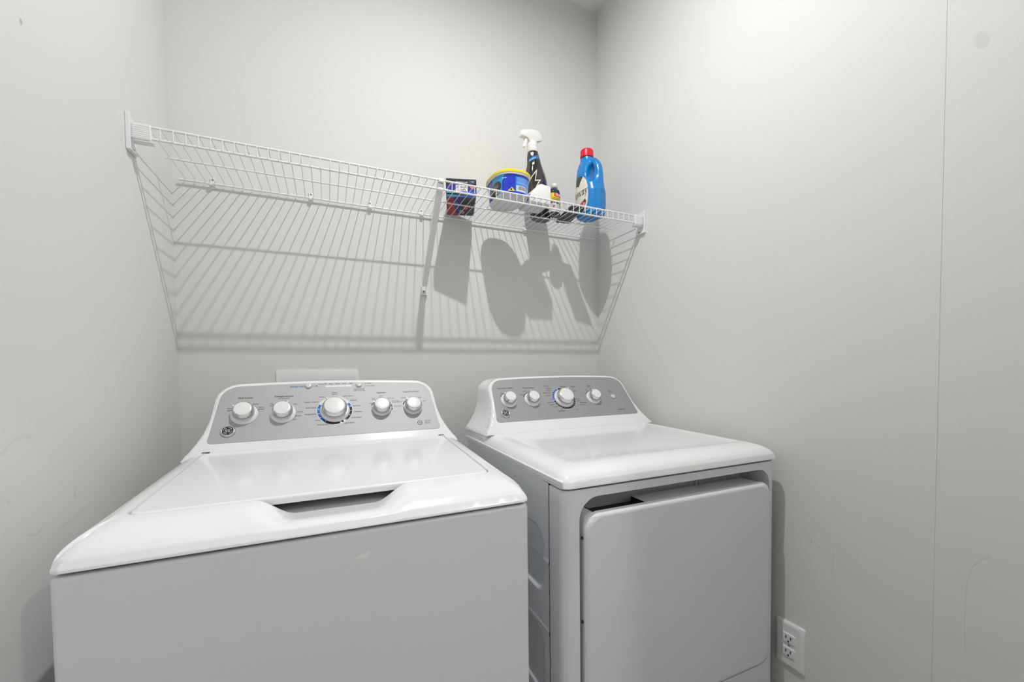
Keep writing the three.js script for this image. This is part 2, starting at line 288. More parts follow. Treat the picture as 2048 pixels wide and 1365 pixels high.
// ------------------------------------------------------------------ washer
const TURN = -0.015;
const lidY = z => 0.8965 - 0.045 * z, SEAM = 0.8575;
function feet(g, back) { for (const [x, z] of [[-0.29, -0.05], [0.29, -0.05], [-0.29, back + 0.05], [0.29, back + 0.05]]) mesh('foot', new THREE.CylinderGeometry(0.02, 0.024, 0.03, 16).translate(x, 0.015, z), darkGap, g); }
{
  const g = thing('washing_machine', 'white top-loading washing machine with closed lid and silver five-knob console', 'washing machine', [0.4319, 0, 0.8816], TURN);
  mesh('cabinet', rbox(0.684, SEAM - 0.006 - 0.03, 0.672, 0.008, 0, (SEAM - 0.006 + 0.03) / 2, -0.336), enamel, g);
  mesh('seam_spacer', box(0.616, 0.012, 0.60, 0, SEAM - 0.004, -0.336), enamel, g);
  feet(g, -0.67);
  // top cover: ring between the lid opening and the outer edge, with the hand scoop in the front rim
  const nu = 90, nv = 40, I = rrect(-0.2935, 0.2935, -0.4815, -0.0775, [0.012, 0.012, 0.022, 0.022], 10, nu, nv), O = rrect(-0.3435, 0.3435, -0.555, 0.006, [0.02, 0.02, 0.018, 0.018], 10, nu, nv);
  const scoop = x => 1 - sstep(0.064, 0.126, Math.abs(x));
  const sProfile = s => s < 0.28 ? mix(SEAM, 0.8735, Math.sqrt(1 - (1 - s / 0.28) ** 2)) : mix(0.8735, 0.8705, sstep(0.28, 1, s));
  const isFront = i => { const k = i - (nu + 10 + nv); return k >= 0 && k < 10 + nu + 10; };
  const ring = (s, y) => O.map((o, i) => {
    const x = mix(o[0], I[i][0], s), z = mix(o[1], I[i][1], s), f = isFront(i), p = f ? 1.75 : 2.2;
    let h = SEAM + (lidY(z) - SEAM) * Math.pow(1 - Math.pow(1 - s, p), 1 / p);
    if (f && z > -0.1) h = mix(h, sProfile(s), scoop(x));
    return V(x, y === undefined ? h : y === 'lip' ? h - 0.0025 : y, z);
  });
  const low = (d, y) => O.map(o => V(o[0] * (1 - d / 0.3435), y, o[1] > -0.27 ? o[1] - d : o[1] + d));
  const loops = [low(0.006, SEAM + 0.001), low(0.001, SEAM)];
  for (const s of [0, 0.004, 0.015, 0.035, 0.07, 0.12, 0.18, 0.25, 0.32, 0.4, 0.48, 0.56, 0.64, 0.72, 0.8, 0.88, 0.94, 0.98]) loops.push(ring(s));
  loops.push(ring(1, 'lip'), ring(1, 0.862));
  mesh('top_cover', loft(loops, { crease: 0.75, flip: true }), glossWhite, g);
  mesh('pocket_floor', box(0.60, 0.004, 0.43, 0, 0.8665, -0.285), pocketGrey, g);
  // lid
  const lid = (d, dy) => rrect(-0.2912 + d, 0.2912 - d, -0.479 + d, -0.0792 - d, [0.011, 0.011, 0.02, 0.02], 10, 40, 30).map(p => V(p[0], lidY(p[1]) + dy, p[1]));
  const L = [lid(0.004, -0.0135), lid(0.001, -0.012)];
  for (let k = 0; k <= 6; k++) { const a = Math.PI / 2 * k / 6; L.push(lid(0.0045 * (1 - Math.cos(a)), 0.001 - 0.0045 * (1 - Math.sin(a)))); }
  mesh('lid', loft(L, { capStart: true, capEnd: true, crease: 0.5, flip: true }), glossWhite, g);
  for (const s of [-1, 1]) mesh('hinge_gap_shade', rbox(0.016, 0.006, 0.006, 0.001, s * 0.288, 0.9165, -0.4845), darkGap, g);  // dark blocks stand in for the shade in the gaps at the lid's rear corners
  mesh('rear_deck', rbox(0.684, 0.05, 0.196, 0.014, 0, 0.880, -0.590, 5), glossWhite, g);
  consoleBody(g, -0.69);
  const blk = '#1c1d20', blu = '#1d5fb4';
  const pm = panelMaterial('#b2b3b5', p => {
    p.text('Soil Level', -220, 170, 7.4, { b: 1 }); p.text('Temperature', -129, 171, 7.4, { b: 1 }); p.text('All Cold Rinses', -129, 164, 4);
    p.text('Options', 130, 173, 7, { b: 1 }); p.text('Stain PreTreat', 219, 173, 7, { b: 1 });
    p.text('Extra', -253, 138, 4.6); p.text('Light', -253, 132, 4.6); p.text('Light', -240, 147, 4.6); p.text('Normal', -218, 155, 4.6); p.text('Heavy', -195, 149, 4.6); p.text('Extra', -181, 138, 4.6); p.text('Heavy', -181, 132, 4.6);
    p.text('Tap', -157, 147, 4.6); p.text('Cold', -157, 141, 4.6); p.text('Cold', -129, 154.5, 4.6); p.text('Cool', -101, 144, 4.6); p.text('Colors', -88, 118, 4.6); p.text('Warm', -92, 105, 4.6); p.text('Hot', -101, 94, 4.6);
    p.arc(-218, 119, 29.5, 10, 62, 4.6, blk); p.arc(-129, 116, 30, -38, 52, 4.6, blk);
    for (const a of [12, 58]) p.dot(-218 + 29.5 * Math.cos(a * Math.PI / 180), 119 + 29.5 * Math.sin(a * Math.PI / 180), 1.3, '#fff');
    for (const a of [-36, -14, 4, 34]) p.dot(-129 + 30 * Math.cos(a * Math.PI / 180), 116 + 30 * Math.sin(a * Math.PI / 180), 1.3, '#fff');
    p.text('Deep Fill', -99, 203, 8, { b: 1, c: '#1a5590' }); p.arc(-79.5, 203, 2.4, 0, 360, 0.8, '#1a5590');
    p.line(-60, 204, -48, 204, 0.8, blk); p.dot(-47, 204, 1.9, blk);
    p.text('Sensing', -36, 210, 3.6); [['Fill', -24], ['Soak', -9], ['Wash', 9], ['Rinse', 27.5], ['Spin', 46]].forEach(([t, m]) => p.text(t, m, 211, 4.6, { b: 1 }));
    for (let k = 0; k < 4; k++) p.rect(-16 + k * 18, 202, 16.5, 4.4, '#e4e4de');
    p.text('Start/Pause', 68, 188.5, 5.4, { b: 1 }); p.text('Hold 3 Secs to Stop', 68, 183, 3.6, { b: 1 });
    p.dot(87, 209.5, 1.1, blk); p.text('Pause', 91, 209.5, 4.4, { al: 'left' }); p.dot(87, 200, 1.1, blk); p.text('Lid Locked', 91, 200, 4.4, { al: 'left' });
    // cycle dial
    p.arc(0, 117, 43, 0, 360, 9, '#cfd0d1');
    p.arc(0, 117, 42.5, 150, 228, 6.4, blu); p.arc(0, 117, 42.5, 228, 262, 6.4, '#15213a'); p.arc(0, 117, 42.5, 262, 286, 6, blk); p.arc(0, 117, 42.5, 309, 372, 6.4, blk); p.arc(0, 117, 42.5, 12, 32, 6.4, blu);
    for (const a of [150, 172, 192, 210, 234, 312, 336, 356, 16]) p.dot(42.5 * Math.cos(a * Math.PI / 180), 117 + 42.5 * Math.sin(a * Math.PI / 180), 1.4, '#eef3fa');
    p.dot(42.5 * Math.cos(297 * Math.PI / 180), 117 + 42.5 * Math.sin(297 * Math.PI / 180), 3, blk);
    p.text('Colors', 0, 178, 5, { b: 1 }); p.text('(Normal)', 0, 172.5, 3.6); p.text('Whites', -25, 164.5, 4.8, { al: 'right' }); p.text('Dark Colors', 22, 165, 4.8, { al: 'left' }); p.text('Casuals', 42, 149.5, 4.8, { al: 'left' }); p.text('Delicates', 48, 129.5, 4.8, { al: 'left' }); p.text('Cold Wash', 48, 109, 4.8, { al: 'left' });
    p.text('Active Wear', 42, 89.5, 4.8, { al: 'left', b: 1 }); p.text('Speed Wash', 22, 73, 4.8, { al: 'left' }); p.text('Drain & Spin', -17, 72, 4.8, { al: 'right' }); p.text('Jeans', -37, 87, 4.8, { al: 'right' }); p.text('DeepClean', -47.5, 107.5, 5.6, { al: 'right', b: 1, i: 1 }); p.text('Bulky Items', -47, 128.5, 4.8, { al: 'right' }); p.text('Towels / Sheets', -43, 148, 4.8, { al: 'right' });
    p.arc(127, 117, 29, 5, 40, 4.2, blk); p.arc(127, 117, 29, 130, 158, 4.2, blk); p.arc(127, 117, 29, -14, -2, 4, blk);
    p.text('Off', 97, 136, 4); p.text('Auto', 106, 153, 3.8); p.text('Soak', 106, 148.5, 3.8); p.text('Fabric', 129, 161, 3.8); p.text('Softener', 129, 156.5, 3.8); p.text('Extra Spin', 157, 151, 3.8); p.text('Extra Rinse', 169, 141, 3.8); p.text('& Extra Spin', 169, 136.5, 3.8); p.text('Deep Rinse', 174, 121.5, 3.8);
    p.arc(218, 116, 29, 20, 50, 4, blk); p.arc(218, 116, 29, 96, 158, 4, blk); p.text('Off', 184, 136, 4); p.text('Tomato', 194, 151, 4); p.text('Wine', 219, 153, 4); p.text('Blood', 243, 151, 4); p.text('Dirt', 256, 136, 4);
    p.arc(232, 59, 6.6, 0, 360, 1.6, blk); p.text('he', 232, 59, 6, { b: 1, i: 1 }); p.rect(255, 62, 14, 8, '#3a3b3d', 0.8); p.line(249, 60, 261, 64, 0.8, '#3a3b3d'); p.text('ENERGY STAR', 255, 55, 2.4, { b: 1 });
  });
  mesh('control_panel', panelGeometry(), pm, g).userData.label = 'silver control panel with dark lettering';
  knob(g, -218.5, 118, 25, -62); knob(g, -129, 116, 25, 32); knob(g, -0.4, 117, 33, -38, 1.18); knob(g, 127, 116, 25, -70, 1.06); knob(g, 218, 115, 25, -50, 1.06);
  button(g, -68.2, 203.8, 0.0078); button(g, 67.6, 203.6, 0.0078);
  emblem(g, -249.7, 68.4);
  // paint chip on the front
  const chip = new THREE.Shape(); chip.moveTo(-0.014, -0.004); chip.lineTo(-0.010, -0.0005); chip.lineTo(-0.005, 0); chip.lineTo(-0.003, 0.0035); chip.lineTo(0.003, 0.001); chip.quadraticCurveTo(0.006, 0.008, 0.011, 0.006); chip.quadraticCurveTo(0.014, 0.002, 0.008, -0.004); chip.quadraticCurveTo(0.003, -0.007, -0.001, -0.003); chip.lineTo(-0.005, -0.004); chip.lineTo(-0.008, -0.0025); chip.closePath();
  mesh('paint_chip', new THREE.ExtrudeGeometry(chip, { depth: 0.0003, bevelEnabled: false }).translate(0.037, 0.808, 0.0001), std([0.93, 0.93, 0.93], 0.6), g);
}

// ------------------------------------------------------------------ dryer
{
  const g = thing('clothes_dryer', 'white front-loading clothes dryer with silver four-knob console beside the right wall', 'dryer', [1.2105, 0, 0.8626], TURN);
  feet(g, -0.66);
  // side and rear sheet, with pressed recesses and ribs on the side towards the washer
  const sideDepth = (y, z) => {
    let d = 0;
    const pad = (y0, y1, z0, z1, r, dep) => { const qx = Math.abs(y - (y0 + y1) / 2) - (y1 - y0) / 2 + r, qy = Math.abs(z - (z0 + z1) / 2) - (z1 - z0) / 2 + r; const s = Math.hypot(Math.max(qx, 0), Math.max(qy, 0)) + Math.min(Math.max(qx, qy), 0) - r; d -= dep * (1 - sstep(-0.006, 0, s)); };
    pad(0.588, 0.742, -0.60, -0.090, 0.04, 0.006); pad(0.345, 0.498, -0.60, -0.088, 0.04, 0.006); pad(0.10, 0.255, -0.60, -0.088, 0.04, 0.006);
    for (const y0 of [0.672, 0.512]) d += 0.0012 * (1 - sstep(0.001, 0.005, Math.abs(y - y0)));
    return d;
  };
  const ny = 230, nz = 110, pos = [], idx = [];
  for (let j = 0; j <= ny; j++) for (let i = 0; i <= nz; i++) { const y = mix(0.03, SEAM - 0.004, j / ny), z = mix(-0.665, -0.0615, i / nz); pos.push(-0.3424 - sideDepth(y, z), y + 0.02 * clamp(-z / 0.66) * sstep(0.8, 0.85, y), z); }
  for (let j = 0; j < ny; j++) for (let i = 0; i < nz; i++) { const a = j * (nz + 1) + i; idx.push(a, a + 1, a + nz + 1, a + 1, a + nz + 2, a + nz + 1); }
  let sg = new THREE.BufferGeometry(); sg.setAttribute('position', new THREE.Float32BufferAttribute(pos, 3)); sg.setIndex(idx); sg.computeVertexNormals();
  mesh('side_panel', sg, enamel, g);
  mesh('cabinet', box(0.672, SEAM - 0.01 - 0.03, 0.564, 0.001, (SEAM - 0.01 + 0.03) / 2, -0.382), enamel, g);
  mesh('side_panel', box(0.004, SEAM - 0.034, 0.604, 0.3395, (SEAM + 0.026) / 2, -0.363), enamel, g);
  // front panel with rounded vertical edges and the recess for the door
  const open = rrect(-0.300, 0.3125, 0.288, 0.8325, [0.03, 0.03, 0.045, 0.05], 12, 30, 30);
  const outer = (dx, dy = 0) => rrect(-0.3425 + dx, 0.3425 - dx, 0.03 + dy, SEAM - 0.005 - dy, 0.002, 12, 30, 30);
  const at = (L, z) => L.map(p => V(p[0], p[1], z));
  const loops = [at(open, -0.092), at(open, -0.004), at(open.map(([x, y], i) => [mix(x, outer(0.02)[i][0], 0.03), y]), 0)];
  const R = 0.026;
  for (let k = 0; k <= 8; k++) { const a = Math.PI / 2 * k / 8; loops.push(at(outer(R * (1 - Math.sin(a)), 0.001 * (1 - Math.sin(a))), -R * (1 - Math.cos(a)))); }
  loops.push(at(outer(0), -0.058), at(outer(0.004), -0.058));
  mesh('front_panel', loft(loops, { crease: 0.8 }), enamel, g);
  const rp = mesh('door_recess', rbox(0.64, 0.565, 0.006, 0.002, 0.005, 0.56, -0.093), enamel, g);
  mesh('recess_rib', merge([rbox(0.006, 0.06, 0.008, 0.002, 0.135, 0.80, -0.088), rbox(0.006, 0.06, 0.008, 0.002, 0.148, 0.80, -0.088), rbox(0.13, 0.006, 0.008, 0.002, 0.215, 0.800, -0.088)]), enamel, g);
  // door
  const D = (d, z) => rrect(-0.2905 + d, 0.3085 - d, 0.294 + d, 0.7985 - d, [0.03, 0.03, 0.032, 0.036], 12, 30, 30).map(p => V(p[0], p[1], z));
  const dl = [D(0.002, -0.006), D(0, -0.004)];
  const zr = 0.011, ZD = 0.009; for (let k = 0; k <= 7; k++) { const a = Math.PI / 2 * k / 7; dl.push(D(zr * (1 - Math.cos(a)), ZD - zr + zr * Math.sin(a))); }
  const door = mesh('door', loft(dl, { capStart: true, capEnd: true, crease: 0.6 }), enamel, g);
  const slab = (x0, x1, y0, y1, r) => { const s = new THREE.Shape(); rrect(x0, x1, y0, y1, r, 8, 1, 1).forEach(([x, y], i) => i ? s.lineTo(x, y) : s.moveTo(x, y)); s.closePath(); return new THREE.ExtrudeGeometry(s, { depth: 0.050, bevelEnabled: false }).translate(0, 0, -0.056); };
  mesh('door_liner', merge([slab(-0.288, -0.262, 0.76, 0.797, [0.001, 0.001, 0.004, 0.024]), slab(-0.116, 0.306, 0.76, 0.797, [0.001, 0.001, 0.034, 0.004]), slab(-0.288, 0.306, 0.297, 0.762, [0.028, 0.028, 0.001, 0.001])]), enamel, door);
  mesh('hand_grip', merge([box(0.147, 0.003, 0.050, -0.189, 0.7835, -0.031), box(0.147, 0.014, 0.0015, -0.189, 0.7900, -0.0072), box(0.0015, 0.014, 0.048, -0.2615, 0.7905, -0.031), box(0.0015, 0.014, 0.048, -0.1168, 0.7905, -0.031)]), darkGap, door);
  for (const y of [0.744, 0.558]) mesh('hinge_cap', new THREE.SphereGeometry(0.0035, 12, 8).translate(-0.2912, y, -0.004), darkGap, door);
  // top
  mesh('seam_spacer', box(0.616, 0.014, 0.59, 0, SEAM - 0.005, -0.335), enamel, g);
  const topY = z => 0.8965 - 0.016 * z;
  const O = rrect(-0.3435, 0.3435, -0.55, 0.006, [0.012, 0.012, 0.02, 0.02], 10, 40, 30), I = rrect(-0.288, 0.288, -0.50, -0.064, [0.02, 0.02, 0.02, 0.02], 10, 40, 30);
  const low = (d, y) => O.map(o => V(o[0] * (1 - d / 0.3435), y, o[1] > -0.27 ? o[1] - d : o[1] + d));
  const ring = s => O.map((o, i) => { const x = mix(o[0], I[i][0], s), z = mix(o[1], I[i][1], s); const p = 2.2; return V(x, SEAM + (topY(z) - SEAM) * Math.pow(1 - Math.pow(1 - Math.min(s, 1), p), 1 / p), z); });
  const tl = [low(0.006, SEAM + 0.001), low(0.001, SEAM)];
  for (const s of [0, 0.004, 0.015, 0.035, 0.07, 0.12, 0.18, 0.26, 0.35, 0.45, 0.55, 0.65, 0.75, 0.85, 0.94, 1]) tl.push(ring(s));
  const inset = (d, dy) => rrect(-0.288 + d, 0.288 - d, -0.50 + d, -0.064 - d, 0.02, 10, 40, 30).map(p => V(p[0], topY(p[1]) + dy, p[1]));
  tl.push(inset(0.004, -0.0008), inset(0.009, -0.0022), inset(0.014, -0.0026), inset(0.06, -0.0026));
  mesh('top_cover', loft(tl, { capEnd: true, crease: 0.75, flip: true }), glossWhite, g);
  mesh('rear_deck', merge([rbox(0.680, 0.05, 0.196, 0.014, 0, 0.876, -0.585, 5), rbox(0.006, 0.012, 0.68, 0.002, -0.342, 0.868, -0.34).applyMatrix4(new THREE.Matrix4().makeTranslation(0, 0, 0))]), glossWhite, g);
  consoleBody(g, -0.685);
  const blk = '#1c1d20', blu = '#1d5fb4';
  const pm = panelMaterial('#a3a4a6', p => {
    p.text('Extended Tumble', -228, 172, 7, { b: 1 }); p.text('Off', -247, 151, 4.4); p.text('Temperature', -138, 171, 7, { b: 1 }); p.text('Delicates', -171, 144, 4); p.text('(Low)', -171, 139, 3.6); p.text('Casuals', -156, 157, 4); p.text('Cottons', -106, 144, 4);
    p.arc(-227, 121, 30, 100, 150, 4.4, blk); p.arc(-138, 120, 30, 85, 160, 4.4, blk);
    p.arc(-9, 119, 44, 0, 360, 9, '#bfc0c2'); p.arc(-9, 119, 43, 108, 186, 6.4, blu); p.arc(-9, 119, 43, 190, 380, 6.2, blk); p.arc(-9, 119, 43, 84, 104, 6, blk);
    for (let a = 112; a < 372; a += 13) p.dot(-9 + 43 * Math.cos(a * Math.PI / 180), 119 + 43 * Math.sin(a * Math.PI / 180), 1.3, '#eef3fa');
    p.text('Cottons', -64, 176, 6, { b: 1, c: '#1a5590' }); p.text('Energy Saver', -44, 165, 3.8, { al: 'right' }); p.text('Less Dry', -51, 156, 4.4, { al: 'right' }); p.text('Optimum Dry', -56, 146, 4.4, { al: 'right', b: 1 }); p.text('More Dry', -58, 134, 4.4, { al: 'right' }); p.text('Off', -58, 119, 4.2, { al: 'right', c: '#1a5590' });
    p.text('Quick Fluff', -58, 104, 4.4, { al: 'right' }); p.text('Dewrinkle', -54, 94, 4.4, { al: 'right' }); p.text('Damp Dry', -46, 84, 4.4, { al: 'right' });
    ['20', '30', '40', '50', '60', '70'].forEach((t, k) => p.text(t, -32 + k * 11, 74 + 0.45 * (k - 1) ** 2, 4)); p.text('Min', 28, 68, 4); p.text('Timed Dry', -38, 66, 6, { b: 1 });
    p.text('Delicates', 6, 171, 5.6, { b: 1 }); p.text('Casuals', 48, 170, 6, { b: 1 }); p.text('Less Dry', 42, 150, 4.2, { al: 'left' }); p.text('More Dry', 38, 114, 4.4, { al: 'left' }); p.text('Less Dry', 40, 105, 4.4, { al: 'left' }); p.text('Activewear', 66, 96.5, 5.6, { b: 1 }); p.text('Optimum Dry', 46, 87, 4, { al: 'left' });
    p.text('Signal', 121, 170, 6.4, { b: 1 }); p.text('Off', 101, 151, 4.2); p.text('Loud', 124, 157, 4.2); p.arc(119, 118, 29, 100, 150, 4.4, blk);
    p.text('Start', 207, 145, 5.4, { b: 1 }); p.text('Push to Start', 207, 139, 3.4); p.text('Sensor Dry', 222, 58, 5.6);
  });
  mesh('control_panel', panelGeometry(), pm, g).userData.label = 'grey control panel with dark lettering';
  knob(g, -228, 121, 23, -52); knob(g, -139, 120, 23, -20); knob(g, -9, 119, 33, 30, 1.16); knob(g, 118.5, 117, 23, -25);
  button(g, 208, 116, 0.0085, 'start_button');
  emblem(g, -254, 68.6);
}

// ------------------------------------------------------------------ wire shelf
{
  const IN = 0.0254, X0 = 0.0636, ZF = 0.3046, YT = 1.7123, LIP = 0.0283, RF = 0.0030, RW = 0.00125;
  const g = thing('wire_shelf', 'long white wire shelf on the back wall above the washer and dryer', 'shelf', [0, YT, 0]);
  const rail = (name, y, z, r, x0, x1, parent = g) => mesh(name, rod(V(x0, y, z), V(x1, y, z), r, 12), wireWhite, parent);
  rail('front_rail', 0, ZF, RF, 0.006, W - 0.006); rail('front_rail', -LIP, ZF, RF, 0.006, W - 0.006);
  rail('middle_rail', -RW * 2 - 0.0022, 0.152, 0.0024, 0.028, W - 0.028);
  rail('back_rail', -RW * 2 - 0.0028, 0.0115, 0.0031, 0.022, W - 0.022);
  // each deck wire runs from the back rail over the front rail and down the lip
  const path = new THREE.CurvePath(), y0 = RW * 0.2;
  const P = [V(0, y0 - 0.0006, 0.008), V(0, y0, ZF - 0.003), V(0, y0 - 0.0005, ZF + RF), V(0, y0 - 0.004, ZF + RF + RW), V(0, -LIP - 0.002, ZF + RF + RW)];
  for (let i = 0; i < 4; i++) path.add(new THREE.LineCurve3(P[i], P[i + 1]));
  const wire = merge([0, 1, 2, 3].map(i => rod(P[i], P[i + 1], RW, 6)));
  for (let k = -1; k <= 59; k++) { const m = mesh('deck_wire', wire, wireWhite, g); m.position.x = X0 + k * IN; }
  // end brackets on the side walls
  for (const s of [0, 1]) {
    const b = new THREE.Group(); b.name = 'end_bracket'; g.add(b);
    if (s) { b.position.x = W; b.scale.x = -1; }
    mesh('wall_plate', merge([rbox(0.003, 0.086, 0.052, 0.001, 0.0016, -0.0215, 0.290), rbox(0.009, 0.086, 0.004, 0.001, 0.005, -0.0215, 0.3165), rbox(0.010, 0.0035, 0.04, 0.001, 0.0055, -0.0635, 0.296)]), bracketWhite, b);
    const ribs = [rbox(0.040, 0.039, 0.014, 0.003, 0.026, -0.0165, ZF)];
    for (let k = 0; k < 7; k++) ribs.push(rbox(0.038, 0.0030, 0.0012, 0.0005, 0.026, -0.003 - k * 0.0046, ZF + 0.0069));
    ribs.push(rbox(0.042, 0.004, 0.022, 0.0015, 0.027, -0.0375, ZF - 0.006));
    mesh('socket', merge(ribs), bracketWhite, b);
    for (const y of [0.012, -0.055]) mesh('screw', new THREE.SphereGeometry(0.0036, 12, 8).scale(0.6, 1, 1).translate(0.0036, y, 0.283), screwSteel, b);
  }
  // diagonal brace
  const br = new THREE.Group(); br.name = 'support_brace'; g.add(br);
  const A = V(0.7655, -0.006, ZF - 0.004), B = V(0.7705, 1.437 - YT, 0.013), d = new THREE.Vector3().subVectors(A, B), len = d.length();
  const chan = merge([rbox(0.0195, len, 0.003, 0.001, 0, 0, 0.006), rbox(0.003, len, 0.012, 0.001, -0.0083, 0, 0), rbox(0.003, len, 0.012, 0.001, 0.0083, 0, 0)]);
  const q = new THREE.Quaternion(); { const yA = d.clone().normalize(), xA = V(1, 0, 0).addScaledVector(yA, -yA.x).normalize(), zA = new THREE.Vector3().crossVectors(xA, yA); q.setFromRotationMatrix(new THREE.Matrix4().makeBasis(xA, yA, zA)); }
  chan.applyQuaternion(q).translate((A.x + B.x) / 2, (A.y + B.y) / 2, (A.z + B.z) / 2);
  mesh('channel', chan, bracketWhite, br);
  mesh('hook', merge([rbox(0.017, 0.012, 0.012, 0.003, 0.7655, -0.001, ZF - 0.001), rbox(0.017, 0.034, 0.004, 0.0015, 0.7655, -0.016, ZF - 0.0065)]), bracketWhite, br);
  mesh('foot_plate', merge([rbox(0.024, 0.042, 0.003, 0.001, 0.7705, 1.421 - YT, 0.002), rbox(0.024, 0.003, 0.012, 0.001, 0.7705, 1.4015 - YT, 0.006)]), bracketWhite, br);
  mesh('screw', new THREE.SphereGeometry(0.0042, 12, 8).scale(1, 1, 0.6).translate(0.7705, 1.415 - YT, 0.0045), screwSteel, br);
  // wall clips
  for (const x of [0.1057, 0.386, 0.5790, 0.7655, 1.2035, 1.487]) {
    const c = new THREE.Group(); c.name = 'wall_clip'; c.position.x = x; g.add(c);
    mesh('clip_body', merge([rbox(0.0135, 0.034, 0.004, 0.0015, 0, -0.001, 0.0024), rbox(0.011, 0.004, 0.013, 0.0012, 0, -0.0105, 0.008), rbox(0.011, 0.007, 0.004, 0.0012, 0, -0.008, 0.0165)]), bracketWhite, c);
    mesh('screw', new THREE.SphereGeometry(0.0030, 10, 8).scale(1, 1, 0.6).translate(0, 0.010, 0.0045), screwSteel, c);
  }
}
const DECK = 1.7123 + 0.0016;

// ------------------------------------------------------------------ things on the shelf
// carton of dishwasher tablets lying on its side
{
  const g = thing('detergent_carton', 'black, blue and red carton lying on the wire shelf beside the brace', 'carton', [0.884, DECK, 0.132], -0.281);
  const cw = 0.104, ch = 0.053, cd = 0.198;
  const gloss = { roughness: 0.4, clearcoat: 0.15, clearcoatRoughness: 0.3 };
  mesh('carton_body', rbox(cw, ch, cd, 0.003, 0, ch / 2, 0), std([0.012, 0.012, 0.014], 0.4), g);
  const front = canvas(512, 264, (x, w, h) => {
    x.fillStyle = '#0b0b0d'; x.fillRect(0, 0, w, h);
    x.fillStyle = '#16248f'; x.beginPath(); x.moveTo(0, 120); x.quadraticCurveTo(120, 80, 250, 105); x.lineTo(w, 100); x.lineTo(w, h); x.lineTo(0, h); x.fill();
    x.fillStyle = '#f3f3f3'; x.font = 'bold 34px sans-serif'; x.fillText("member's mark", 196, 66, 176); x.fillStyle = '#cfcfcf'; x.beginPath(); x.moveTo(156, 56); x.lineTo(176, 38); x.lineTo(194, 56); x.lineTo(176, 74); x.fill();
    x.fillStyle = '#3a4f63'; x.fillRect(392, 20, 98, 54); x.fillStyle = '#8fa3b4'; x.fillRect(436, 30, 48, 16);
    x.fillStyle = '#f0f0f0'; x.fillRect(160, 112, 200, 112); x.fillStyle = '#111'; x.font = 'bold 50px sans-serif'; x.fillText('ULTIMATE', 168, 162, 184); x.fillText('CLEAN', 186, 212, 150); x.fillStyle = '#e1c22a'; x.fillRect(330, 148, 34, 20);
    x.fillStyle = '#e2856a'; x.beginPath(); x.arc(445, 140, 30, 0, 7); x.fill(); x.fillStyle = '#c94a4a'; x.beginPath(); x.arc(484, 160, 24, 0, 7); x.fill();
    x.fillStyle = '#35a8e0'; x.fillRect(0, 222, 210, 42); x.fillStyle = '#2760cf'; x.fillRect(210, 222, w - 210, 42);
  });
  const under = canvas(512, 960, (x, w, h) => {
    x.fillStyle = '#08080a'; x.fillRect(0, 0, w, h);
    x.fillStyle = '#35a8e0'; x.fillRect(0, 0, 210, 120); x.fillStyle = '#2760cf'; x.fillRect(210, 0, w - 210, 120); x.fillStyle = '#b8e6fa'; x.font = 'bold 54px sans-serif'; x.fillText('DISHWASHER PACS', 30, 84, 330);
    x.fillStyle = '#a3121f'; x.beginPath(); x.moveTo(0, 130); x.lineTo(120, 130); x.lineTo(170, h); x.lineTo(0, h); x.fill(); x.fillStyle = '#d13a3a'; x.fillRect(24, 320, 44, 300); x.fillRect(90, 760, 40, 120);
    x.fillStyle = '#10127a'; x.beginPath(); x.moveTo(125, 130); x.lineTo(270, 130); x.lineTo(250, h); x.lineTo(172, h); x.fill(); x.fillStyle = '#2f74c9'; x.fillRect(142, 330, 60, 150);
    x.fillStyle = '#d9d9d0'; x.save(); x.translate(268, 880); x.rotate(-1.5); x.font = 'bold 60px sans-serif'; x.fillText('POWER', 0, 0, 460); x.fillText('PACS', 8, 56, 420); x.restore();
    x.fillStyle = '#d63a6a'; x.beginPath(); x.ellipse(350, 560, 40, 110, 0, 0, 7); x.fill(); x.fillStyle = '#e6e6e6'; x.fillRect(420, 440, 14, 130); x.fillStyle = '#c33'; x.fillRect(185, 850, 42, 70);
  });
  mesh('end_print', new THREE.PlaneGeometry(cw - 0.005, ch - 0.005).translate(0, ch / 2, cd / 2 + 0.0003), new THREE.MeshPhysicalMaterial({ map: front, ...gloss }), g);
  mesh('side_print', new THREE.PlaneGeometry(cw - 0.005, cd - 0.006).rotateX(Math.PI / 2).translate(0, -0.0003, 0), new THREE.MeshPhysicalMaterial({ map: under, ...gloss }), g);
}
const oval = (a, b, n, e = 1) => Array.from({ length: n }, (_, i) => { const t = i / n * Math.PI * 2, c = Math.cos(t), s = Math.sin(t); return [a * Math.sign(c) * Math.pow(Math.abs(c), e), b * Math.sign(s) * Math.pow(Math.abs(s), e)]; });
const ovalLoop = (a, b, y, n = 48, e = 0.8, dx = 0, dz = 0) => oval(a, b, n, e).map(p => V(p[0] + dx, y, -p[1] + dz));
